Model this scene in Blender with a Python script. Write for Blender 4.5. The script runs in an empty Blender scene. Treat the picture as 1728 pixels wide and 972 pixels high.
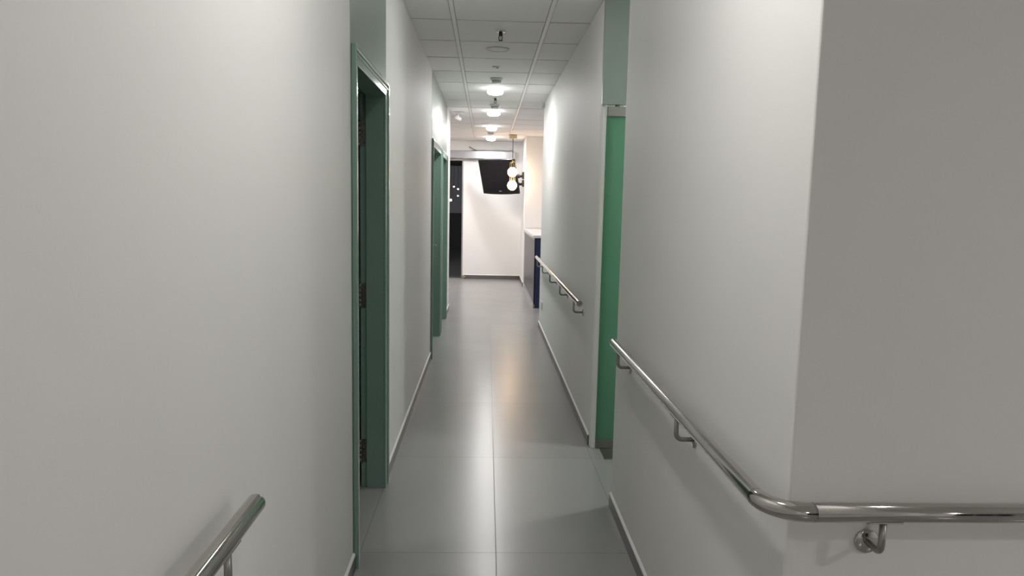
import bpy, bmesh, math, random
from mathutils import Vector, Matrix
random.seed(4)
S = bpy.context.scene
COL = S.collection
PI = math.pi

# ------------------------------------------------------------------ materials
def mat(name, base, rough=0.5, metal=0.0, spec=0.5, noise=0.0, nscale=6.0, rvar=0.0, bump=0.0, bscale=200.0, coat=0.0):
    m = bpy.data.materials.new(name); m.use_nodes = True
    nt = m.node_tree; N = nt.nodes; L = nt.links
    b = N['Principled BSDF']
    b.inputs['Base Color'].default_value = (*base, 1)
    b.inputs['Roughness'].default_value = rough
    b.inputs['Metallic'].default_value = metal
    b.inputs['Specular IOR Level'].default_value = spec
    b.inputs['Coat Weight'].default_value = coat
    g = N.new('ShaderNodeNewGeometry')
    if noise > 0:
        n = N.new('ShaderNodeTexNoise'); n.inputs['Scale'].default_value = nscale; n.inputs['Detail'].default_value = 4
        L.new(g.outputs['Position'], n.inputs['Vector'])
        mx = N.new('ShaderNodeMix'); mx.data_type = 'RGBA'
        mx.inputs[6].default_value = (*[c * (1 - noise) for c in base], 1)
        mx.inputs[7].default_value = (*[min(1, c * (1 + noise)) for c in base], 1)
        L.new(n.outputs['Fac'], mx.inputs[0]); L.new(mx.outputs[2], b.inputs['Base Color'])
        if rvar > 0:
            mr = N.new('ShaderNodeMapRange')
            mr.inputs['To Min'].default_value = rough - rvar; mr.inputs['To Max'].default_value = rough + rvar
            L.new(n.outputs['Fac'], mr.inputs['Value']); L.new(mr.outputs['Result'], b.inputs['Roughness'])
    if bump > 0:
        n2 = N.new('ShaderNodeTexNoise'); n2.inputs['Scale'].default_value = bscale; n2.inputs['Detail'].default_value = 3
        L.new(g.outputs['Position'], n2.inputs['Vector'])
        bp = N.new('ShaderNodeBump'); bp.inputs['Strength'].default_value = bump; bp.inputs['Distance'].default_value = 0.002
        L.new(n2.outputs['Fac'], bp.inputs['Height']); L.new(bp.outputs['Normal'], b.inputs['Normal'])
    return m

def emit(name, col, strength):
    m = bpy.data.materials.new(name); m.use_nodes = True
    nt = m.node_tree; nt.nodes.remove(nt.nodes['Principled BSDF'])
    e = nt.nodes.new('ShaderNodeEmission'); e.inputs['Color'].default_value = (*col, 1); e.inputs['Strength'].default_value = strength
    nt.links.new(e.outputs[0], nt.nodes['Material Output'].inputs[0])
    return m

M = dict(
    wall=mat('white_wall_paint', (.84, .832, .812), .55, spec=.28, noise=.025, nscale=1.7, bump=.12, bscale=90),
    mint=mat('sage_wall_paint', (.275, .325, .288), .40, spec=.4, noise=.02, nscale=2, bump=.1, bscale=90),
    tile=mat('ceiling_tile', (.92, .92, .905), .85, spec=.2, noise=.03, nscale=3, bump=.3, bscale=260),
    tee=mat('ceiling_runner', (.92, .92, .90), .5, spec=.4),
    reveal=mat('ceiling_reveal', (.05, .05, .048), .8, noise=.1),
    skirt=mat('grey_skirting_tile', (.12, .116, .114), .35, noise=.08, nscale=8),
    green=mat('green_gloss_enamel', (.20, .31, .255), .16, spec=.5, noise=.04, nscale=5, rvar=.03, bump=.10, bscale=60),
    green_leaf=mat('green_satin_enamel', (.20, .31, .255), .30, spec=.5, noise=.04, nscale=5),
    steel=mat('polished_steel', (.52, .505, .48), .10, 1.0, noise=.05, nscale=12, rvar=.03),
    steel_dk=mat('brushed_steel', (.33, .32, .30), .36, 1.0, noise=.06, nscale=30, rvar=.05),
    alu=mat('brushed_aluminium', (.52, .52, .54), .32, 1.0, noise=.04, nscale=40),
    bronze=mat('dark_bronze', (.06, .052, .045), .4, .6, noise=.1, nscale=60),
    hinge=mat('hinge_steel', (.22, .21, .19), .4, 1.0, noise=.1, nscale=60),
    greenglass=mat('green_film_glass', (.095, .29, .175), .12, spec=.5, noise=.04, nscale=1.2),
    white_plastic=mat('white_plastic', (.72, .72, .70), .4, noise=.02),
    grey_plastic=mat('grey_plastic', (.30, .30, .30), .5, noise=.03),
    black=mat('black_plastic', (.008, .008, .009), .3, spec=.3, noise=.05),
    black_metal=mat('black_metal', (.012, .012, .013), .45, noise=.05),
    screen=mat('dark_screen', (.008, .007, .010), .14, spec=.35, noise=.05),
    logo=mat('grey_logo', (.35, .35, .37), .4),
    navy=mat('navy_laminate', (.012, .022, .075), .35, noise=.06, nscale=4),
    top=mat('white_worktop', (.70, .68, .68), .22, noise=.03, nscale=12),
    brass=mat('satin_brass', (.62, .50, .29), .32, 1.0, noise=.05, nscale=30),
    cable=mat('dark_cable', (.03, .03, .03), .5),
    paper=mat('white_paper', (.80, .80, .84), .7),
    chrome=mat('bright_chrome', (.75, .74, .72), .10, 1.0),
    opal=emit('lit_opal_diffuser', (1.0, .975, .97), 64.0),
    opal_lobby=emit('lit_lobby_diffuser', (1.0, .975, .94), 118.0),
    opal_side=emit('lit_opal_rim', (1.0, .98, .97), 4.0),
    opal_soft=emit('lit_opal_upper_rim', (1.0, .98, .97), 1.1),
    opal_rec_fill=emit('reception_fill_diffuser', (1.0, .955, .96), 130.0),  # glow of the fill lamps added at the far end
    opal_room_fill=emit('room_fill_diffuser', (1.0, .98, .95), 190.0),  # glow of the lamp added behind the green glass
    opal_fill=emit('corridor_fill_diffuser', (1.0, .985, .96), 5.5),  # weak glow of the fill lamp added mid-corridor
    opal_near=emit('lit_near_diffuser', (1.0, .985, .96), 36.0),
    opal_alcove=emit('lit_alcove_diffuser', (.98, 1.0, .97), 58.0),
    globe=emit('lit_warm_globe', (1.0, .66, .40), 4.6),
    bulb=emit('lit_bulb', (1.0, .95, .85), 3.0),
    reflect_pane=mat('dark_reflection_pane', (.006, .009, .022), .05, spec=.5),  # opaque dark pane of the added window, there to be reflected
    dark=mat('night_paving', (.06, .06, .065), .7, noise=.2, nscale=3),
    dark2=mat('night_render', (.10, .10, .11), .7, noise=.2, nscale=3),
)

# laminate of the counter front: streaky vertical grain
def laminate():
    m = mat('grey_grain_laminate', (.13, .122, .128), .34, spec=.25)
    nt = m.node_tree; N = nt.nodes; L = nt.links; b = N['Principled BSDF']
    g = N.new('ShaderNodeNewGeometry'); mp = N.new('ShaderNodeMapping'); mp.inputs['Scale'].default_value = (1, 9, .35)
    n = N.new('ShaderNodeTexNoise'); n.inputs['Scale'].default_value = 3; n.inputs['Detail'].default_value = 5
    r = N.new('ShaderNodeValToRGB'); r.color_ramp.elements[0].color = (.07, .066, .07, 1); r.color_ramp.elements[1].color = (.15, .143, .147, 1)
    r.color_ramp.elements[0].position = .35; r.color_ramp.elements[1].position = .65
    L.new(g.outputs['Position'], mp.inputs['Vector']); L.new(mp.outputs[0], n.inputs['Vector']); L.new(n.outputs['Fac'], r.inputs[0]); L.new(r.outputs[0], b.inputs['Base Color'])
    return m
M['lam'] = laminate()

# porcelain floor: large tiles with fine joints
TW, TL, TX, TY = .5652, 1.1305, .0615, 2.8434
def floor_mat():
    m = mat('grey_porcelain_tile', (.30, .297, .29), .27, spec=.42)
    nt = m.node_tree; N = nt.nodes; L = nt.links; b = N['Principled BSDF']
    g = N.new('ShaderNodeNewGeometry'); sp = N.new('ShaderNodeSeparateXYZ'); L.new(g.outputs['Position'], sp.inputs[0])
    def math_(op, a, c=None):
        n = N.new('ShaderNodeMath'); n.operation = op
        for i, v in enumerate((a, c)):
            if v is None: continue
            if isinstance(v, (int, float)): n.inputs[i].default_value = v
            else: L.new(v, n.inputs[i])
        return n.outputs[0]
    def cell(o, x0, w): return math_('DIVIDE', math_('SUBTRACT', o, x0), w)
    def joint(c, w):
        f = math_('FRACT', math_('ADD', c, .5))
        return math_('LESS_THAN', math_('MULTIPLY', math_('ABSOLUTE', math_('SUBTRACT', f, .5)), w), .0014)
    cx = cell(sp.outputs[0], TX, TW); cy = cell(sp.outputs[1], TY, TL)
    j = math_('MAXIMUM', joint(cx, TW), joint(cy, TL))
    n = N.new('ShaderNodeTexNoise'); n.inputs['Scale'].default_value = 2.2; n.inputs['Detail'].default_value = 6
    L.new(g.outputs['Position'], n.inputs['Vector'])
    wn = N.new('ShaderNodeTexWhiteNoise'); wn.noise_dimensions = '2D'
    cb = N.new('ShaderNodeCombineXYZ'); L.new(math_('FLOOR', cx), cb.inputs[0]); L.new(math_('FLOOR', cy), cb.inputs[1]); L.new(cb.outputs[0], wn.inputs['Vector'])
    v = math_('ADD', math_('MULTIPLY', n.outputs['Fac'], .03), math_('MULTIPLY', wn.outputs['Value'], .012))
    r = N.new('ShaderNodeCombineColor')
    for i, k in enumerate((.288, .285, .280)): L.new(math_('ADD', v, k), r.inputs[i])
    mx = N.new('ShaderNodeMix'); mx.data_type = 'RGBA'; L.new(j, mx.inputs[0]); L.new(r.outputs[0], mx.inputs[6]); mx.inputs[7].default_value = (.13, .125, .12, 1)
    L.new(mx.outputs[2], b.inputs['Base Color'])
    rr = math_('ADD', math_('ADD', .232, math_('MULTIPLY', n.outputs['Fac'], .05)), math_('MULTIPLY', j, .4))
    L.new(rr, b.inputs['Roughness'])
    return m
M['floor'] = floor_mat()

def glass_mat():
    m = bpy.data.materials.new('clear_door_glass'); m.use_nodes = True
    b = m.node_tree.nodes['Principled BSDF']
    b.inputs['Base Color'].default_value = (.80, .82, .84, 1); b.inputs['Roughness'].default_value = 0.02
    b.inputs['Transmission Weight'].default_value = 1.0; b.inputs['IOR'].default_value = 1.5
    return m
M['glass'] = glass_mat()

def film():
    nt = M['greenglass'].node_tree; N = nt.nodes; L = nt.links
    t = N.new('ShaderNodeBsdfTranslucent'); t.inputs['Color'].default_value = (.38, .54, .44, 1)
    mx = N.new('ShaderNodeMixShader'); mx.inputs[0].default_value = .45
    L.new(N['Principled BSDF'].outputs[0], mx.inputs[1]); L.new(t.outputs[0], mx.inputs[2]); L.new(mx.outputs[0], N['Material Output'].inputs[0])
film()

# ------------------------------------------------------------------ mesh builder
W = {}                                             # world position of each object's origin
class MB:
    def __init__(s): s.bm = bmesh.new(); s.mi = 0
    def _fin(s, geom_faces, smooth=False):
        for f in geom_faces: f.material_index = s.mi; f.smooth = smooth
    def box(s, x0, x1, y0, y1, z0, z1, bev=0.0, seg=2):
        if bev > 0:
            t = bmesh.new(); bmesh.ops.create_cube(t, size=1)
            for v in t.verts: v.co = Vector(((x0 + x1) / 2 + v.co.x * (x1 - x0), (y0 + y1) / 2 + v.co.y * (y1 - y0), (z0 + z1) / 2 + v.co.z * (z1 - z0)))
            bmesh.ops.bevel(t, geom=t.edges[:], offset=bev, segments=seg, affect='EDGES', profile=.5)
            s.merge(t, smooth=False); return s
        vs = [s.bm.verts.new((x, y, z)) for x in (x0, x1) for y in (y0, y1) for z in (z0, z1)]
        fs = [s.bm.faces.new([vs[i] for i in q]) for q in ((0, 1, 3, 2), (4, 6, 7, 5), (0, 4, 5, 1), (2, 3, 7, 6), (0, 2, 6, 4), (1, 5, 7, 3))]
        s._fin(fs); return s
    def merge(s, t, smooth=False, mx=None):
        mp = {}
        for v in t.verts: mp[v] = s.bm.verts.new(mx @ v.co if mx else v.co)
        for f in t.faces:
            nf = s.bm.faces.new([mp[v] for v in f.verts]); nf.material_index = s.mi; nf.smooth = smooth or f.smooth
        t.free(); return s
    def prism(s, pts, axis, a, b, smooth=False):
        """closed 2-D outline extruded along an axis between a and b"""
        def P(p, t): return {'X': (t, p[0], p[1]), 'Y': (p[0], t, p[1]), 'Z': (p[0], p[1], t)}[axis]
        A = [s.bm.verts.new(P(p, a)) for p in pts]; B = [s.bm.verts.new(P(p, b)) for p in pts]
        fs = [s.bm.faces.new(A), s.bm.faces.new(B[::-1])]; s._fin(fs)
        n = len(pts)
        s._fin([s.bm.faces.new((A[i], B[i], B[(i + 1) % n], A[(i + 1) % n])) for i in range(n)], smooth); return s
    def lathe(s, prof, c, axis='Z', seg=32, smooth=True):
        """profile (r, h) spun about an axis through c"""
        ax = {'Z': (Vector((1, 0, 0)), Vector((0, 1, 0)), Vector((0, 0, 1))), 'X': (Vector((0, 1, 0)), Vector((0, 0, 1)), Vector((1, 0, 0))), 'Y': (Vector((0, 0, 1)), Vector((1, 0, 0)), Vector((0, 1, 0)))}[axis]
        c = Vector(c); rings = []
        for r, h in prof:
            if r < 1e-6: rings.append([s.bm.verts.new(c + ax[2] * h)])
            else: rings.append([s.bm.verts.new(c + ax[0] * r * math.cos(2 * PI * k / seg) + ax[1] * r * math.sin(2 * PI * k / seg) + ax[2] * h) for k in range(seg)])
        for a, b in zip(rings, rings[1:]):
            for k in range(seg):
                k2 = (k + 1) % seg
                q = [a[0] if len(a) == 1 else a[k]] + ([] if len(a) == 1 else [a[k2]]) + ([b[0]] if len(b) == 1 else [b[k2], b[k]])
                try: s._fin([s.bm.faces.new(q)], smooth)
                except ValueError: pass
        return s
    def tube(s, pts, r, seg=20, cap=True):
        pts = [Vector(p) for p in pts]; n = len(pts); rings = []
        up = None
        for i in range(n):
            t = (pts[min(i + 1, n - 1)] - pts[max(i - 1, 0)]).normalized()
            if up is None:
                up = Vector((0, 0, 1)) if abs(t.z) < .9 else Vector((1, 0, 0))
            u = (up - t * up.dot(t)).normalized(); up = u; v = t.cross(u)
            rr = r[i] if isinstance(r, (list, tuple)) else r
            rings.append([s.bm.verts.new(pts[i] + (u * math.cos(2 * PI * k / seg) + v * math.sin(2 * PI * k / seg)) * rr) for k in range(seg)])
        for a, b in zip(rings, rings[1:]):
            s._fin([s.bm.faces.new((a[k], a[(k + 1) % seg], b[(k + 1) % seg], b[k])) for k in range(seg)], True)
        if cap: s._fin([s.bm.faces.new(rings[0][::-1]), s.bm.faces.new(rings[-1])])
        return s
    def sphere(s, c, r, u=32, v=20):
        t = bmesh.new(); bmesh.ops.create_uvsphere(t, u_segments=u, v_segments=v, radius=r)
        for f in t.faces: f.smooth = True
        return s.merge(t, True, Matrix.Translation(Vector(c)))
    def xf(s, mx): bmesh.ops.transform(s.bm, matrix=mx, verts=s.bm.verts[:]); return s
    def build(s, name, m, parent=None, **tags):
        bmesh.ops.recalc_face_normals(s.bm, faces=s.bm.faces[:])
        lo = Vector((1e9,) * 3); hi = -lo
        for v in s.bm.verts:
            for k in range(3): lo[k] = min(lo[k], v.co[k]); hi[k] = max(hi[k], v.co[k])
        c = Vector(((lo.x + hi.x) / 2, (lo.y + hi.y) / 2, lo.z))
        bmesh.ops.translate(s.bm, vec=-c, verts=s.bm.verts[:])
        me = bpy.data.meshes.new(name); s.bm.to_mesh(me); s.bm.free()
        for x in (m if isinstance(m, (list, tuple)) else [m]): me.materials.append(M[x])
        o = bpy.data.objects.new(name, me); COL.objects.link(o)
        pw = W[parent] if parent else Vector()
        o.location = c - pw; W[o] = c
        if parent: o.parent = parent
        for k, v in tags.items(): o[k] = v
        return o

def root(name, loc, **tags):
    o = bpy.data.objects.new(name, None); COL.objects.link(o); o.location = loc; W[o] = Vector(loc)
    o.empty_display_size = .1
    for k, v in tags.items(): o[k] = v
    return o
def copy_tree(o, parent=None):
    c = o.copy(); COL.objects.link(c)
    if parent: c.parent = parent
    for ch in list(o.children): copy_tree(ch, c)
    return c
def put(src, loc, label):
    c = copy_tree(src); c.location = loc; c['label'] = label; return c
ST = dict(kind='structure')

# ------------------------------------------------------------------ sizes
H = 2.611
XL = -.505; XR1 = .626; XR2 = .6435
YC = 1.382        # corner of near right wall
YA = 3.318        # its far end, the alcove starts
YG = 4.15         # green glass door plane
Y2E = 8.44        # far end of right wall
YLE = 9.75        # far end of left wall
YF = 13.70        # end wall

# ------------------------------------------------------------------ room shell
MB().box(-4.2, 4.6, -5.2, 14.2, -.12, 0).build('floor', 'floor', label='grey satin porcelain tile floor of the corridor', **ST)

c = MB(); c.mi = 2
c.box(-4.2, 4.6, -5.2, 13.9, H + .016, H + .10)
XG = [-.2301 + .6 * k for k in range(-7, 9)]
YGd = [4.7481 + .6 * k for k in range(-17, 17)]
c.mi = 0
for x0 in XG[:-1]:
    for y0 in YGd[:-1]:
        if y0 > 13.7: continue
        d = random.uniform(0, .0025); g = .0095
        c.box(x0 + .016, x0 + .584, y0 + g, y0 + .6 - g, H + d, H + .0155)
c.mi = 1
for x in XG: c.box(x - .0125, x + .0125, -5.2, 13.9, H - .003, H + .0155)
c.mi = 2
for y in YGd:
    if y < 13.8: c.box(-4.2, 4.4, y - .0095, y + .0095, H + .009, H + .0158)
c.build('ceiling', ['tile', 'tee', 'reveal'], label='suspended ceiling of white square tiles in a runner grid', **ST)

# left wall with its three door openings; the bays over the doors are painted sage
D1 = (2.705, 3.600); D2 = (6.55, 7.775); D3 = (7.92, 8.95)
ZT = 2.022; FW = .068
w = MB(); XB = XL - .115
segs = [(-5.2, D1[0] + .03), (D1[1] - .03, D2[0] + .03), (D2[1] - .03, D3[0] + .03), (D3[1] - .03, YLE)]
for a, b in segs: w.box(XB, XL, a, b, 0, H)
for d in (D1, D2, D3): w.box(XB, XL, d[0] + .03, d[1] - .03, ZT - .03, H)
w.mi = 1
for a, b in ((D1[0] - .012, D1[1] + .012), (D2[0], D3[1] + .03)): w.box(XL - .002, XL + .0015, a, b, ZT, H)
w.box(XL - .002, XL + .0015, D1[0] - .012, D1[0] + .006, 0, ZT)
w.build('wall_left', ['wall', 'mint'], label='long white left wall with sage painted bays over its doors', **ST)

# right walls
MB().box(XR1, 4.6, YC, YA, 0, H, .006, 3).build('wall_right', 'wall', label='white wall block on the right with a grey shaded front face', **ST)
r2 = MB()
arc = [(XR2 + .027 - .027 * math.cos(t), 4.148 + .027 - .027 * math.sin(t)) for t in [PI / 2 * k / 8 for k in range(9)]]
r2.prism(arc + [(.675, 4.148), (.675, 4.30), (.80, 4.30), (.80, Y2E), (XR2, Y2E)], 'Z', 0, H)
r2.build('wall_right_far', 'wall', label='white wall beyond the green glass door carrying the far handrail', **ST)
l2 = MB()
l2.box(XR2 + .001, 2.30, 4.132, 4.171, 2.024, H)
l2.build('wall_lintel', 'mint', label='sage painted panel above the green glass door', **ST)
al = MB(); al.box(2.22, 2.34, YA, 4.132, 0, H)
al.build('wall_alcove', 'wall', label='white end wall of the alcove by the green glass door', **ST)
b = MB(); b.box(.80, 2.34, 7.0, 7.1, 0, H); b.box(2.22, 2.34, 4.171, 7.0, 0, H)
b.build('wall_behind_glass', 'wall', label='white walls of the lit room behind the green glass door', **ST)

# lobby around the viewer
MB().box(-.62, 4.6, -5.2, -5.08, 0, H).build('wall_back', 'wall', label='white back wall of the lobby', **ST)
MB().box(4.48, 4.6, -5.08, YC, 0, H).build('wall_lobby', 'wall', label='white right wall of the lobby', **ST)
wn = root('added_window', (2.6, -5.08, .2), label='wide dark window added unseen behind the viewer to darken rail reflections', **ST)  # added out of view so the near handrail reflects something dark
f = MB()
for x in (.9, 2.0, 3.1, 4.2): f.box(x - .03, x + .03, -5.078, -5.03, .2, 2.3, .004, 1)
for z in (.2, 2.27): f.box(.87, 4.23, -5.078, -5.03, z, z + .05, .004, 1)
f.build('added_window_frame', 'alu', wn)
for x in (.9, 2.0, 3.1): MB().box(x + .03, x + 1.07, -5.075, -5.06, .25, 2.27).build('pane', 'reflect_pane', wn)
# small dark room behind the first door
sr = MB(); sr.box(-2.3, -2.2, 2.2, 4.3, 0, H); sr.box(-2.2, XB, 2.1, 2.2, 0, H); sr.box(-2.2, XB, 4.2, 4.3, 0, H)
sr.build('wall_side_room', 'wall', label='walls of the dark room behind the open door', **ST)

# reception area at the end
e = MB()
e.box(-.455, .655, YF, YF + .15, 0, H)
e.box(-4.2, -.455, YF, YF + .15, 2.242, H)
e.box(-4.2, -2.6, YF, YF + .15, 0, 2.242)
e.build('wall_far', 'wall', label='white end wall with a dark glass door at its left', **ST)
MB().box(.655, 4.6, 12.5, YF + .15, 0, H, .006, 2).build('wall_column', 'wall', label='white pier behind the counter beside the television', **ST)
MB().box(4.48, 4.6, YA, 12.5, 0, H).build('wall_reception', 'wall', label='white right wall of the reception', **ST)
MB().box(-4.2, -4.08, 4.3, YF, 0, H).build('wall_waiting', 'wall', label='white left wall of the waiting area', **ST)

# skirtings: grey tile with a chamfered white plaster lip above it
def skirt(name, axis, base, sgn, a, b, label, h=.062, lip=.011):
    s = MB(); o = base; t = .009 * sgn
    s.prism([(o, 0), (o + t, 0), (o + t, h), (o, h)], axis, a, b)
    s.mi = 1
    s.prism([(o, h), (o + t * 1.05, h), (o + t * .9, h + .004), (o, h + lip)], axis, a, b)
    s.build(name, ['skirt', 'wall'], label=label, **ST)
skirt('baseboard_left', 'Y', XL, 1, -5.0, D1[0] - .004, 'grey skirting of the near left wall')
skirt('baseboard_left_middle', 'Y', XL, 1, D1[1] + .004, D2[0] - .004, 'grey skirting of the left wall between the doors')
skirt('baseboard_left_end', 'Y', XL, 1, D3[1] + .004, YLE, 'grey skirting at the far end of the left wall')
skirt('baseboard_right', 'Y', XR1, -1, YC, YA, 'grey skirting of the near right wall')
skirt('baseboard_right_far', 'Y', XR2, -1, 4.20, Y2E, 'grey skirting under the far handrail')
skirt('baseboard_front', 'X', YC, -1, XR1, 4.4, 'grey skirting of the wall face under the near handrail')
skirt('baseboard_far', 'X', YF, -1, -.43, .645, 'grey skirting of the end wall', h=.075)
skirt('baseboard_column', 'Y', .655, -1, 12.5, YF - .01, 'grey skirting of the pier beside the counter', h=.075)

# ------------------------------------------------------------------ doors in the left wall
def door_frame(d, parent):
    a, b = d; f = MB(); zi = ZT - FW
    ya, yb = a + FW, b - FW - .012
    lin = .034
    # jamb linings with a rebate for the leaf
    for (p, q, rb) in ((ya - lin, ya, None), (yb, yb + lin, None)):
        f.box(XL - .082, XL + .006, p, q, 0, zi)
    f.box(XL - .113, XL - .082, ya - lin, ya - .014, 0, zi + .014)
    f.box(XL - .113, XL - .082, yb + .018, yb + lin, 0, zi + .014)
    f.box(XL - .082, XL + .006, ya - lin, yb + lin, zi, zi + lin)
    f.box(XL - .113, XL - .082, ya - lin, yb + lin, zi + .014, zi + lin)
    # stepped architrave on the corridor side
    o0, o1 = .0015, .014
    for p, q in ((a, ya), (yb, b)):
        f.box(XL + o0, XL + o1, p, q, 0, ZT, .003, 2)
    f.box(XL + o0, XL + o1, ya, yb, zi, ZT, .003, 2)
    for p, q in ((a, a + .020), (b - .020, b)): f.box(XL + o1 - .004, XL + .021, p, q, 0, ZT, .004, 2)
    f.box(XL + o1 - .004, XL + .021, a + .020, b - .020, ZT - .020, ZT, .004, 2)
    f.box(XL + o1 - .004, XL + .018, a + .020, b - .020, ZT - .036, ZT - .028, .002, 2)
    f.build('door_frame', 'green', parent)
    return ya, yb, zi

d1 = root('door_1', (XL - .06, (D1[0] + D1[1]) / 2, 0), label='nearest green door on the left, standing open into a dark room', **ST)
ya, yb, zi = door_frame(D1, d1)
xh = XL - .112
lf = MB(); lf.box(xh - .80, xh - .0115, yb - .002, yb + .036, .008, zi + .008, .002, 1)
for z0, z1 in ((.25, .95), (1.10, 1.78)):
    lf.box(xh - .68, xh - .14, yb - .006, yb - .001, z0, z1, .004, 1)
lf.build('door_leaf', 'green_leaf', d1)
for zc in (.19, .985, 1.775):
    hg = MB()
    hg.box(xh + .003, xh + .030, yb + .0165, yb + .0182, zc - .062, zc + .062)
    for k in range(5):
        z0 = zc - .062 + k * .0248
        hg.lathe([(0, z0 + .0006), (.0062, z0 + .0006), (.0062, z0 + .0242), (0, z0 + .0242)], (xh - .0035, yb + .011, 0), 'Z', 14)
    for dz in (-.043, -.015, .015, .043):
        hg.lathe([(.0045, 0), (.0045, -.0016), (0, -.0024)], (xh + .016 + (.005 if dz * dz > .001 else -.005), yb + .0165, zc + dz), 'Y', 10)
    hg.build('hinge', 'hinge', d1)

def closed_door(name, d, label, zhandle):
    r = root(name, (XL - .06, (d[0] + d[1]) / 2, 0), label=label, **ST)
    ya, yb, zi = door_frame(d, r)
    l = MB(); l.box(XL - .112, XL - .082, ya - .008, yb + .012, .008, zi + .008, .002, 1)
    l.build('door_leaf', 'green_leaf', r)
    x = XL - .082; yh = yb - .085
    h = MB()
    h.lathe([(0, 0), (.026, 0), (.026, .006), (.022, .008), (0, .008)], (x, yh, zhandle), 'X', 24)
    h.tube([(x + .006, yh, zhandle), (x + .040, yh, zhandle), (x + .050, yh - .004, zhandle), (x + .055, yh - .014, zhandle), (x + .055, yh - .12, zhandle)], .0085, 14)
    h.lathe([(0, 0), (.020, 0), (.020, .006), (0, .007)], (x, yh, zhandle - .09), 'X', 24)
    h.build('door_handle', 'steel', r, label='steel lever handle')
closed_door('door_2', D2, 'closed green door, second along the left wall', 1.0)
closed_door('door_3', D3, 'closed green door, farthest along the left wall', 1.02)

# ------------------------------------------------------------------ green glass door in the alcove
g4 = root('door_4', (1.10, YG, 0), label='green glass swing door with steel patch fittings in the right alcove', **ST)
MB().box(.676, 1.55, YG - .006, YG + .006, .055, 1.962).build('glass_panel', 'greenglass', g4)
pf = MB(); pf.box(.676, .860, YG - .016, YG + .016, .006, .057, .003, 2); pf.box(.69, .71, YG - .017, YG - .0155, .028, .034)
pf.build('bottom_patch', 'steel_dk', g4, label='brushed steel bottom fitting')
pf = MB(); pf.box(.679, .860, YG - .016, YG + .016, 1.958, 2.014, .003, 2)
pf.lathe([(0, 2.0135), (.013, 2.0135), (.013, 2.0238), (0, 2.0238)], (.735, YG, 0), 'Z', 16)
pf.build('top_patch', 'steel_dk', g4, label='brushed steel top fitting with pivot')
MB().box(1.55, 2.22, YG - .016, YG + .016, 0, 2.024).build('side_panel', 'green_leaf', g4)
MB().box(.700, .99, 3.950, 4.128, .0, .003, .001, 1).build('floor_spring_plate', 'steel_dk', g4, label='dark steel cover plate let into the floor')

# ------------------------------------------------------------------ far glass door
g5 = root('door_5', (-1.5, YF + .05, 0), label='dark glass sliding door to the night outside, left of the end wall', **ST)
MB().box(-2.58, -.476, YF + .045, YF + .057, .012, 2.24).build('glass_panel', 'glass', g5)
MB().box(-.478, -.456, YF - .012, YF + .075, 0, 2.241, .003, 1).build('door_jamb', 'alu', g5, label='pale metal jamb')
MB().box(-2.58, -.479, YF + .02, YF + .085, 0, .012).build('threshold', 'alu', g5)

op = root('sliding_door_operator', (-.9, YF - .09, 2.27), label='long silver housing of the sliding door above the dark glass door and television', category='door operator')
o = MB(); o.prism([(YF, 2.272), (YF - .135, 2.272), (YF - .145, 2.282), (YF - .145, 2.410), (YF - .135, 2.420), (YF, 2.420)], 'X', -2.7, .500)
o.build('housing', 'alu', op)
MB().prism([(YF, 2.270), (YF - .137, 2.270), (YF - .147, 2.281), (YF - .147, 2.411), (YF - .137, 2.422), (YF, 2.422)], 'X', .500, .504).build('end_cap', 'white_plastic', op)

cb = MB()
pts = []
for k in range(41):
    t = k / 40; x = -.30 + t * .76
    pts.append((x, YF - .10 + .02 * math.sin(9 * t), 2.4265 + .004 + .012 * abs(math.sin(7.3 * t)) * t))
cb.tube([(-.345, YF - .004, 2.500), (-.335, YF - .03, 2.490), (-.25, YF - .07, 2.444), (-.215, YF - .095, 2.4285), (-.24, YF - .11, 2.4265)] , .0055, 10)
cb.tube(pts, .005, 10)
cb.build('loose_cable', 'cable', label='thin dark cable lying loose along the top of the silver door housing', category='cable')

fg = root('floor_guide', (-.44, YF - .05, 0), label='small steel floor guide at the foot of the dark glass door', category='door guide')
MB().box(-.468, -.425, YF - .10, YF - .03, .0, .012, .002, 1).build('base_plate', 'steel', fg)
f = MB(); f.box(-.452, -.440, YF - .09, YF - .04, .012, .075, .003, 2); f.tube([(-.440, YF - .065, .045), (-.39, YF - .065, .045)], .011, 14)
f.build('guide_block', 'steel', fg)

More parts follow.
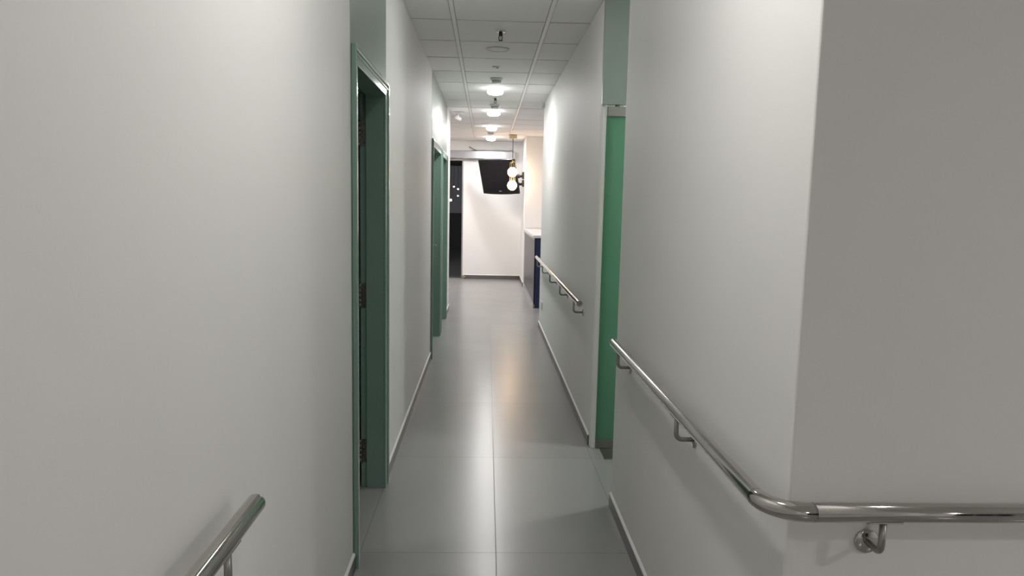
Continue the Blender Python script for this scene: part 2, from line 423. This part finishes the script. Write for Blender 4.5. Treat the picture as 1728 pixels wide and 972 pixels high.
# ------------------------------------------------------------------ handrails
RR = .0188; ZR = .861
def rail_bracket(parent, pos, nrm, drop=.085):
    """steel bracket under a rail: pos = point on rail axis, nrm = unit vector from the rail to the wall, 3rd item its reach"""
    n = Vector(nrm[:2] + (0,)); L = nrm[2]; p = Vector(pos); t = Vector((-n.y, n.x, 0))
    zb = p.z - drop; b = MB(); r = .018
    pts = [p + Vector((0, 0, -RR - .001)), Vector((p.x, p.y, zb + r))]
    for k in range(1, 9):
        a = PI / 2 * k / 8
        pts.append(Vector((p.x, p.y, zb + r)) + n * (r - r * math.cos(a)) + Vector((0, 0, -r * math.sin(a))))
    pts.append(Vector((p.x, p.y, zb)) + n * (L - .004))
    b.tube(pts, .0069, 14)
    o = b.build('bracket', 'steel_dk', parent)
    # saddle plate hugging the rail
    s = MB(); prof = []
    for k in range(9):
        a = -PI / 2 + (k - 4) * .16
        prof.append((math.cos(a), math.sin(a)))
    for h0, h1 in ((-.034, .034),):
        q = [p + n * (c * (RR + .0004)) + Vector((0, 0, s_ * (RR + .0004))) for c, s_ in prof]
        q2 = [p + n * (c * (RR + .0028)) + Vector((0, 0, s_ * (RR + .0028))) for c, s_ in prof][::-1]
        A = [s.bm.verts.new(v + t * h0) for v in q + q2]; B = [s.bm.verts.new(v + t * h1) for v in q + q2]
        s.bm.faces.new(A); s.bm.faces.new(B[::-1]); m = len(A)
        for i in range(m): s.bm.faces.new((A[i], B[i], B[(i + 1) % m], A[(i + 1) % m]))
    s.build('saddle_plate', 'steel_dk', o)
    f = MB(); ax = 'X' if abs(n.x) > .5 else 'Y'; sg = (n.x if ax == 'X' else n.y)
    cw = Vector((p.x, p.y, zb)) + n * L
    f.lathe([(0, 0), (.0245, 0), (.0255, -.0015 * sg), (.0255, -.0052 * sg), (.0235, -.0072 * sg), (.0, -.0072 * sg)] if True else [], cw, ax, 32)
    f.build('wall_flange', 'steel', o)
    return o
def dome(m, c, d, r=RR):
    """rounded end cap in direction d (+1/-1 along Y)"""
    m.lathe([(r, 0), (r * 1.0, .004 * d), (r * .93, .008 * d), (r * .72, .0125 * d), (r * .4, .0155 * d), (0, .0165 * d)], c, 'Y', 28)

# near right handrail, L-shaped round the wall corner
hr = root('handrail', (.80, YC, ZR), label='polished steel handrail wrapping the near right wall corner', category='handrail')
XRr = .570; YRr = 1.3255; RB = .082
zs = lambda y: .8575 - (y - 1.41) * .0033          # the run along the corridor falls very slightly away from the corner
ZF = .861
yb0 = YRr + RB
MB().tube([(XRr, y, zs(y)) for y in (3.09, 2.4, 1.9, yb0)], RR, 32, False).build('rail', 'steel', hr)
m = MB(); m.tube([(XRr, 3.083, zs(3.083)), (XRr, 3.09, zs(3.09))], RR + .0002, 32, False); dome(m, (XRr, 3.09, zs(3.09)), 1); m.build('end_cap', 'steel', hr)
m = MB()
m.tube([(XRr + RB - RB * math.cos(a), YRr + RB - RB * math.sin(a), zs(yb0) + (ZF - zs(yb0)) * a / (PI / 2)) for a in [PI / 2 * k / 16 for k in range(17)]], RR + .0004, 32, False)
m.tube([(XRr, yb0 + .0012, zs(yb0)), (XRr, yb0 - .0012, zs(yb0))], RR + .0008, 32, False)
m.tube([(XRr + RB - .0012, YRr, ZF), (XRr + RB + .0012, YRr, ZF)], RR + .0008, 32, False)
m.build('elbow', 'steel', hr, label='welded steel corner bend')
MB().tube([(x, YRr, ZF) for x in (XRr + RB, 1.1, 1.7, 2.35)], RR, 32, True).build('rail', 'steel', hr)
for y in (2.03, 2.975): rail_bracket(hr, (XRr, y, zs(y)), (1.0, 0.0, XR1 - XRr))
for x in (.795, 1.66): rail_bracket(hr, (x, YRr, ZF), (0.0, 1.0, YC - YRr))

# far right handrail
hf = root('handrail', (.58, 6.2, ZR), label='steel handrail on the far right wall beyond the green glass door', category='handrail')
XF_ = .580
MB().tube([(XF_, 4.345, .850), (XF_, 5.6, .850), (XF_, 7.0, .850), (XF_, 8.17, .850)], RR, 28, False).build('rail', 'steel', hf)
m = MB(); m.lathe([(RR, 0), (RR, -.006), (RR * .86, -.008), (RR * .80, -.005), (RR * .45, -.006), (0, -.009)], (XF_, 4.345, .850), 'Y', 28); m.build('end_cap', 'steel_dk', hf)
m = MB(); dome(m, (XF_, 8.17, .850), 1); m.build('end_cap', 'steel', hf)
for y in (4.63, 5.53, 6.42, 7.30, 8.06): rail_bracket(hf, (XF_, y, .850), (1.0, 0.0, XR2 - XF_), .097)

# left handrail, running back past the viewer
hl = root('handrail', (-.445, .2, ZR), label='steel handrail ending on the near left wall', category='handrail')
XLr = -.442
MB().tube([(XLr, 1.352, ZR), (XLr, .9, ZR), (XLr, .2, ZR), (XLr, -1.2, ZR)], RR, 32, False).build('rail', 'steel', hl)
m = MB(); dome(m, (XLr, 1.352, ZR), 1); m.build('end_cap', 'steel', hl)
m = MB(); dome(m, (XLr, -1.2, ZR), -1); m.build('end_cap', 'steel', hl)
for y in (1.20, .30, -.60): rail_bracket(hl, (XLr, y, ZR), (-1.0, 0.0, XLr - XL))

# ------------------------------------------------------------------ ceiling fittings
def downlight(loc, label, emat, grp='round downlights along the corridor'):
    x, y = loc
    r = root('downlight', (x, y, H), label=label, category='ceiling light', group=grp)
    MB().lathe([(0, H), (.060, H), (.060, H - .005), (.057, H - .006), (0, H - .006)], (x, y, 0), 'Z', 40).build('housing', 'white_plastic', r)
    m = MB(); m.mi = 1; m.lathe([(.058, H - .006), (.072, H - .012), (.080, H - .022), (.0825, H - .033)], (x, y, 0), 'Z', 40)
    m.mi = 2; m.lathe([(.0825, H - .033), (.080, H - .044), (.073, H - .053), (.066, H - .057)], (x, y, 0), 'Z', 40)
    m.mi = 0; m.lathe([(.066, H - .057), (.045, H - .0615), (.02, H - .0635), (0, H - .064)], (x, y, 0), 'Z', 40)
    m.build('diffuser', [emat, 'opal_soft', 'opal_side'], r, label='lit opal diffuser')
    return r
dl = downlight((.066, 7.44), 'nearest lit round downlight on the corridor ceiling, just past a smoke detector', 'opal')
put(dl, (.066, 9.22, H), 'second lit round downlight from the viewer on the corridor ceiling')
put(dl, (.052, 11.05, H), 'third lit round downlight from the viewer on the corridor ceiling')
put(dl, (.052, 12.80, H), 'farthest lit round downlight, just in front of the end wall')
ul = root('downlight', (.062, 5.58, H), label='unlit flush round downlight in the ceiling beyond the nearest sprinkler', category='ceiling light', group='round downlights along the corridor')
MB().lathe([(.082, H), (.088, H - .001), (.086, H - .006), (.078, H - .007), (.074, H - .002)], (.062, 5.58, 0), 'Z', 48).build('rim', 'white_plastic', ul)
MB().lathe([(0, H - .0025), (.0775, H - .0025), (.0775, H - .0005), (0, H - .0005)], (.062, 5.58, 0), 'Z', 40).build('lens', 'tile', ul)

# out-of-frame lamps: lobby, near corridor and alcove inferred; dim, room and reception ones added
downlight((.06, 1.50), 'lit round downlight on the corridor ceiling above the near handrail', 'opal_near', 'lobby downlights')
downlight((.06, 3.80), 'added dim fill lamp on the corridor ceiling beside the open door', 'opal_fill', 'lobby downlights')  # added fill that lifts the middle of the corridor
downlight((3.55, -.40), 'lit round downlight of the lobby to the right', 'opal_lobby', 'lobby downlights')
downlight((.9, -3.2), 'lit round downlight of the lobby behind the viewer', 'opal_lobby', 'lobby downlights')
downlight((1.85, 3.86), 'lit round downlight in the alcove before the green glass door', 'opal_alcove', 'alcove downlight')
downlight((1.45, 5.3), 'added unseen lamp backlighting the green glass door', 'opal_room_fill', 'alcove downlight')  # added behind the film so the glass door brightens evenly
downlight((2.6, 10.6), 'added unseen fill lamp above the reception desk', 'opal_rec_fill', 'added reception fill lamps')  # fill added out of view for the far end
downlight((-1.3, 12.4), 'added unseen lamp that brightens the end wall', 'opal_rec_fill', 'added reception fill lamps')  # added to brighten the end wall
downlight((-2.3, 11.0), 'added unseen fill lamp over the waiting area', 'opal_rec_fill', 'added reception fill lamps')  # unseen fill, added for the walls past the corridor

def sprinkler(x, y, label):
    r = root('fire_sprinkler', (x, y, H), label=label, category='sprinkler', group='sprinklers on the corridor ceiling')
    MB().lathe([(0, H), (.037, H), (.036, H - .003), (.022, H - .008), (.014, H - .009), (0, H - .009)], (x, y, 0), 'Z', 28).build('escutcheon', 'chrome', r)
    b = MB(); b.lathe([(0, H - .008), (.013, H - .008), (.013, H - .026), (.009, H - .030), (0, H - .030)], (x, y, 0), 'Z', 16)
    for s in (-1, 1): b.tube([(x + s * .009, y, H - .028), (x + s * .0125, y, H - .040), (x + s * .010, y, H - .054), (x, y, H - .062)], .003, 8)
    b.build('body', 'bronze', r)
    MB().tube([(x, y, H - .030), (x, y, H - .055)], .003, 8).build('bulb', 'grey_plastic', r)
    d = MB(); d.lathe([(0, H - .061), (.015, H - .061), (.016, H - .064), (0, H - .0645)], (x, y, 0), 'Z', 18); d.build('deflector', 'bronze', r)
    return r
sp = sprinkler(.074, 5.02, 'nearest sprinkler head hanging from the corridor ceiling')
put(sp, (.074, 8.10, H), 'second sprinkler head, between the two nearest lit downlights')

def detector(x, y, label):
    r = root('smoke_detector', (x, y, H), label=label, category='smoke detector', group='smoke detectors on the corridor ceiling')
    MB().lathe([(0, H), (.058, H), (.058, H - .014), (.052, H - .018), (0, H - .018)], (x, y, 0), 'Z', 32).build('base', 'white_plastic', r)
    MB().lathe([(0, H - .018), (.046, H - .018), (.046, H - .024), (.043, H - .025), (.043, H - .034), (.045, H - .035), (.040, H - .043), (.022, H - .049), (0, H - .050)], (x, y, 0), 'Z', 32).build('sensor_head', 'white_plastic', r)
    g_ = MB(); g_.lathe([(.0435, H - .0255), (.0438, H - .0255), (.0438, H - .0335), (.0435, H - .0335)], (x, y, 0), 'Z', 32); g_.build('vent_ring', 'grey_plastic', r)
    return r
dt = detector(.07, 6.85, 'nearest smoke detector, in front of the nearest lit downlight')
put(dt, (.072, 8.66, H), 'second smoke detector, in front of the second lit downlight')
put(dt, (.043, 11.90, H), 'farthest smoke detector, between the third and the farthest downlight')

sn = root('ceiling_sensor', (.058, 6.29, H), label='small flat white sensor plate on the ceiling before the nearest smoke detector', category='sensor')
MB().lathe([(0, H), (.032, H), (.032, H - .004), (.028, H - .007), (0, H - .007)], (.058, 6.29, 0), 'Z', 28).build('plate', 'white_plastic', sn)
MB().lathe([(0, H - .007), (.010, H - .007), (.009, H - .012), (0, H - .013)], (.070, 6.29, 0), 'Z', 14).build('lens', 'grey_plastic', sn)

cm = root('ceiling_camera', (-.395, 9.42, H), label='small white camera on the ceiling near the end of the left wall', category='camera')
MB().box(-.455, -.335, 9.37, 9.47, H - .028, H - .001, .006, 2).build('mount', 'white_plastic', cm)
MB().tube([(-.395, 9.42, H - .028), (-.395, 9.42, H - .055)], .014, 14).build('stem', 'white_plastic', cm)
b = MB(); b.lathe([(0, -.055), (.020, -.053), (.026, -.045), (.026, .045), (.023, .05), (0, .05)], (0, 0, 0), 'Y', 24)
b.xf(Matrix.Translation((-.395, 9.40, H - .078)) @ Matrix.Rotation(-.7, 4, 'Z') @ Matrix.Rotation(-.25, 4, 'X')); b.build('housing', 'white_plastic', cm)
b = MB(); b.lathe([(0, -.0585), (.017, -.0585), (.018, -.054), (0, -.054)], (0, 0, 0), 'Y', 20)
b.xf(Matrix.Translation((-.395, 9.40, H - .078)) @ Matrix.Rotation(-.7, 4, 'Z') @ Matrix.Rotation(-.25, 4, 'X')); b.build('lens', 'chrome', cm)

ws = root('wall_sensor', (.63, 8.36, 2.56), label='tiny white sensor high on the right wall at its far end', category='sensor')
MB().box(.622, XR2, 8.35, 8.40, 2.545, 2.600, .004, 2).build('housing', 'white_plastic', ws)
MB().box(.6185, .6222, 8.362, 8.388, 2.552, 2.574, .0015, 1).build('lens', 'grey_plastic', ws)

so = root('wall_socket', (XR2, 8.02, .31), label='white socket low on the right wall under the far end of the handrail', category='socket')
MB().box(XR2 - .010, XR2, 7.95, 8.09, .27, .36, .003, 2).build('plate', 'white_plastic', so)
MB().box(XR2 - .0125, XR2 - .0098, 7.97, 8.01, .295, .335, .001, 1).build('switch', 'white_plastic', so)

# ------------------------------------------------------------------ pendant lamp
px, py = .424, 12.33
pl = root('pendant_lamp', (px, py, H), label='brass pendant lamp with two glowing globes hanging before the television', category='pendant lamp')
MB().lathe([(0, H), (.070, H), (.070, H - .056), (.066, H - .060), (0, H - .060)], (px, py, 0), 'Z', 32).build('ceiling_rose', 'brass', pl)
MB().tube([(px, py, H - .060), (px, py, 2.155)], .0055, 10).build('cord', 'black_metal', pl)
MB().lathe([(0, 2.185), (.010, 2.183), (.010, 2.150), (0, 2.148)], (px, py, 0), 'Z', 14).build('ferrule', 'brass', pl)
Z1, Z2, RG = 1.985, 1.763, .081
def loop(off, zt, zb, wd):
    wd *= .72
    pts = [(px + off - wd, py, zb)]
    for k in range(13):
        a = PI - PI * k / 12
        pts.append((px + off + wd * math.cos(a), py, zt - wd + wd * math.sin(a)))
    pts.append((px + off + wd, py, zb)); return pts
lp = MB()
lp.tube(loop(-.012, 2.150, 1.70, .040), .0045, 10, True)
lp.tube(loop(.016, 2.165, 1.70, .040), .0045, 10, True)
lp.tube([(px - .05, py, 1.70), (px - .03, py, 1.683), (px, py, 1.677), (px + .03, py, 1.683), (px + .054, py, 1.70)], .0045, 10)
lp.build('loop', 'brass', pl, label='thin brass hairpin loops')
for z in (Z1, Z2): MB().sphere((px, py - .005, z), RG).build('globe', 'globe', pl, label='glowing opal globe')
MB().lathe([(0, 1.690), (.028, 1.688), (.034, 1.678), (.020, 1.672), (0, 1.671)], (px, py, 0), 'Z', 20).build('bottom_cap', 'brass', pl)

# ------------------------------------------------------------------ television on its arm
tv = root('television', (.655, 12.95, 1.93), label='black flat television tilted on wall arms under the silver housing', category='television')
T = Matrix.Translation((.192, 12.98, 1.925)) @ Matrix.Rotation(-math.radians(41), 4, 'Z') @ Matrix.Rotation(math.radians(16), 4, 'X')
TWd, THt = .835, .625
b = MB(); b.box(-TWd / 2, TWd / 2, 0, .045, -THt / 2, THt / 2, .010, 3); b.box(-.30, .30, .04, .085, -.20, .22, .012, 2); b.xf(T); b.build('housing', 'black', tv)
b = MB(); b.box(-TWd / 2 + .045, TWd / 2 - .045, -.0015, .004, -THt / 2 + .085, THt / 2 - .045); b.xf(T); b.build('screen', 'screen', tv)
b = MB(); b.prism([(-TWd / 2 + .01, -THt / 2 + .006), (-.2, -THt / 2 - .006), (0, -THt / 2 - .009), (.2, -THt / 2 - .006), (TWd / 2 - .01, -THt / 2 + .006), (TWd / 2 - .01, -THt / 2 + .022), (-TWd / 2 + .01, -THt / 2 + .022)], 'Y', -.004, .03); b.xf(T); b.build('speaker_bar', 'black', tv)
b = MB(); b.box(-.030, .030, -.003, .001, -THt / 2 + .044, -THt / 2 + .056, .001, 1); b.xf(T); b.build('logo', 'logo', tv, label='small grey maker mark')
b = MB(); b.box(-.19, .19, .085, .097, -.17, .17, .003, 1); b.xf(T); b.build('mount_plate', 'black_metal', tv)
q = T @ Vector((.10, .095, .06)); q2 = T @ Vector((.10, .095, -.10))
for (zz, qq) in ((1.955, q), (1.815, q2)):
    b = MB(); b.box(.622, .655, 12.88, 13.02, zz - .058, zz + .062, .004, 2)
    b.build('wall_plate', 'black_metal', tv)
    b = MB(); b.tube([(.638, 12.95, zz - .01), (.56, 12.98, zz - .015), (.52, 13.05, zz - .02), (qq.x, qq.y, qq.z)], .022, 12)
    b.lathe([(0, zz - .045), (.018, zz - .045), (.018, zz + .02), (0, zz + .02)], (.56, 12.98, 0), 'Z', 14)
    b.build('arm', 'black_metal', tv)

# ------------------------------------------------------------------ reception counter
rc = root('reception_counter', (.95, 11.2, 0), label='reception counter with navy end panel and grey front against the white pier', category='counter')
YN = 9.93; YE = 12.494
MB().box(.672, .690, YN + .012, YE, .075, .955).build('front_panel', 'lam', rc, label='glossy grey wood grain front')
MB().box(.690, 1.42, YN, YN + .03, .0, .985).build('end_panel', 'navy', rc, label='dark navy end panel')
b = MB(); b.box(.690, 1.40, YN + .03, YE, .075, .985); b.box(.674, .690, YN, YN + .012, .0, .985); b.build('carcass', 'black', rc)
MB().box(.678, .690, YN + .012, YE, .0, .075).build('plinth', 'alu', rc, label='metal kick strip')
MB().box(.652, 1.46, YN - .02, YE, .985, 1.022, .003, 2).build('worktop', 'top', rc, label='pale stone worktop')
MB().box(.664, .690, YN + .012, YE, .955, .985).build('edge_rail', 'alu', rc)
MB().box(.665, 4.4, YE - .020, YE, 1.022, 1.045).build('upstand', 'top', rc)
MB().box(.668, .690, YN - .004, YN + .05, .0, .055, .002, 1).build('corner_guard', 'steel_dk', rc)

pp = MB(); pp.xf(Matrix())
pp.box(-.11, .11, -.16, .16, 0, .004); pp.xf(Matrix.Translation((.87, 10.35, 1.0222)) @ Matrix.Rotation(.12, 4, 'Z'))
pp.build('paper_stack', 'paper', label='thin stack of white paper lying on the near end of the worktop', category='paper')

# ------------------------------------------------------------------ the night outside
MB().box(-9, 6, 14.2, 27, -.16, -.02).build('terrace_floor', 'dark', label='dark paved terrace outside the glass door', **ST)
MB().box(-9, 6, 24.0, 24.3, -.02, 1.10).build('wall_terrace', 'dark2', label='low parapet wall of the dark terrace', **ST)
ex = MB(); ex.box(-6, 3, 19.8, 19.95, 2.55, 2.70); ex.box(-6, 3, 20.38, 20.52, 2.55, 2.70); ex.box(-6, 3, 21.9, 22.05, 2.55, 2.70)
for x in (-5.9, 2.8):
    for y in (19.8, 21.9): ex.box(x, x + .15, y, y + .15, -.02, 2.55)
ex.build('trim_pergola', 'dark2', label='dark pergola beams over the terrace', **ST)
def lantern(x, y, z, r, label, shade=False):
    o = root('hanging_bulb' if not shade else 'shaded_pendant', (x, y, z), label=label, category='outdoor lamp')
    MB().tube([(x, y, z + r), (x, y, 2.55)], .004, 6).build('cord', 'cable', o)
    MB().sphere((x, y, z), r, 16, 10).build('bulb', 'bulb', o, label='glowing bulb')
    if shade: MB().lathe([(.018, r * 1.0 + .055), (.075, r * .5), (.073, r * .5), (.016, r + .05)], (x, y, z), 'Z', 24).build('lamp_shade', 'white_plastic', o)
    else: MB().lathe([(0, r + .035), (.014, r + .035), (.016, r * .7), (0, r * .7)], (x, y, z), 'Z', 14).build('socket', 'black', o)
lantern(-.915, 19.87, 1.885, .019, 'uppermost glowing bulb seen outside through the dark glass door')
lantern(-.800, 19.87, 1.822, .019, 'glowing bulb outside, just right of and below the uppermost one')
lantern(-.825, 20.45, 1.640, .017, 'small outdoor pendant with a conical shade seen through the dark glass door', True)
lantern(-1.105, 21.97, 1.520, .034, 'lowest and largest glowing bulb outside by the end of the left wall')

wd = bpy.data.worlds.new('night'); S.world = wd; wd.use_nodes = True
bg = wd.node_tree.nodes['Background']; bg.inputs[0].default_value = (.0098, .0094, .0100, 1); bg.inputs[1].default_value = 1.0

# ------------------------------------------------------------------ camera
f, pi_, yw, ro = 1206.44, .1174, .0372, .0209
F = Vector((math.sin(yw) * math.cos(pi_), math.cos(yw) * math.cos(pi_), -math.sin(pi_)))
R = Vector((math.cos(yw), -math.sin(yw), 0)); U = R.cross(F)
R2 = R * math.cos(ro) + U * math.sin(ro); U2 = U * math.cos(ro) - R * math.sin(ro)
cd = bpy.data.cameras.new('camera'); cam = bpy.data.objects.new('camera', cd); COL.objects.link(cam)
mx = Matrix((R2, U2, -F)).transposed().to_4x4(); mx.translation = Vector((0, 0, 1.4529)); cam.matrix_world = mx
cd.sensor_fit = 'HORIZONTAL'; cd.sensor_width = 36; cd.lens = f / 1728 * 36; cd.clip_start = .02; cd.clip_end = 200
S.camera = cam

S.view_settings.view_transform = 'Standard'; S.view_settings.look = 'None'
S.view_settings.gamma = 1; S.view_settings.use_curve_mapping = False
S.view_settings.exposure = 2.54
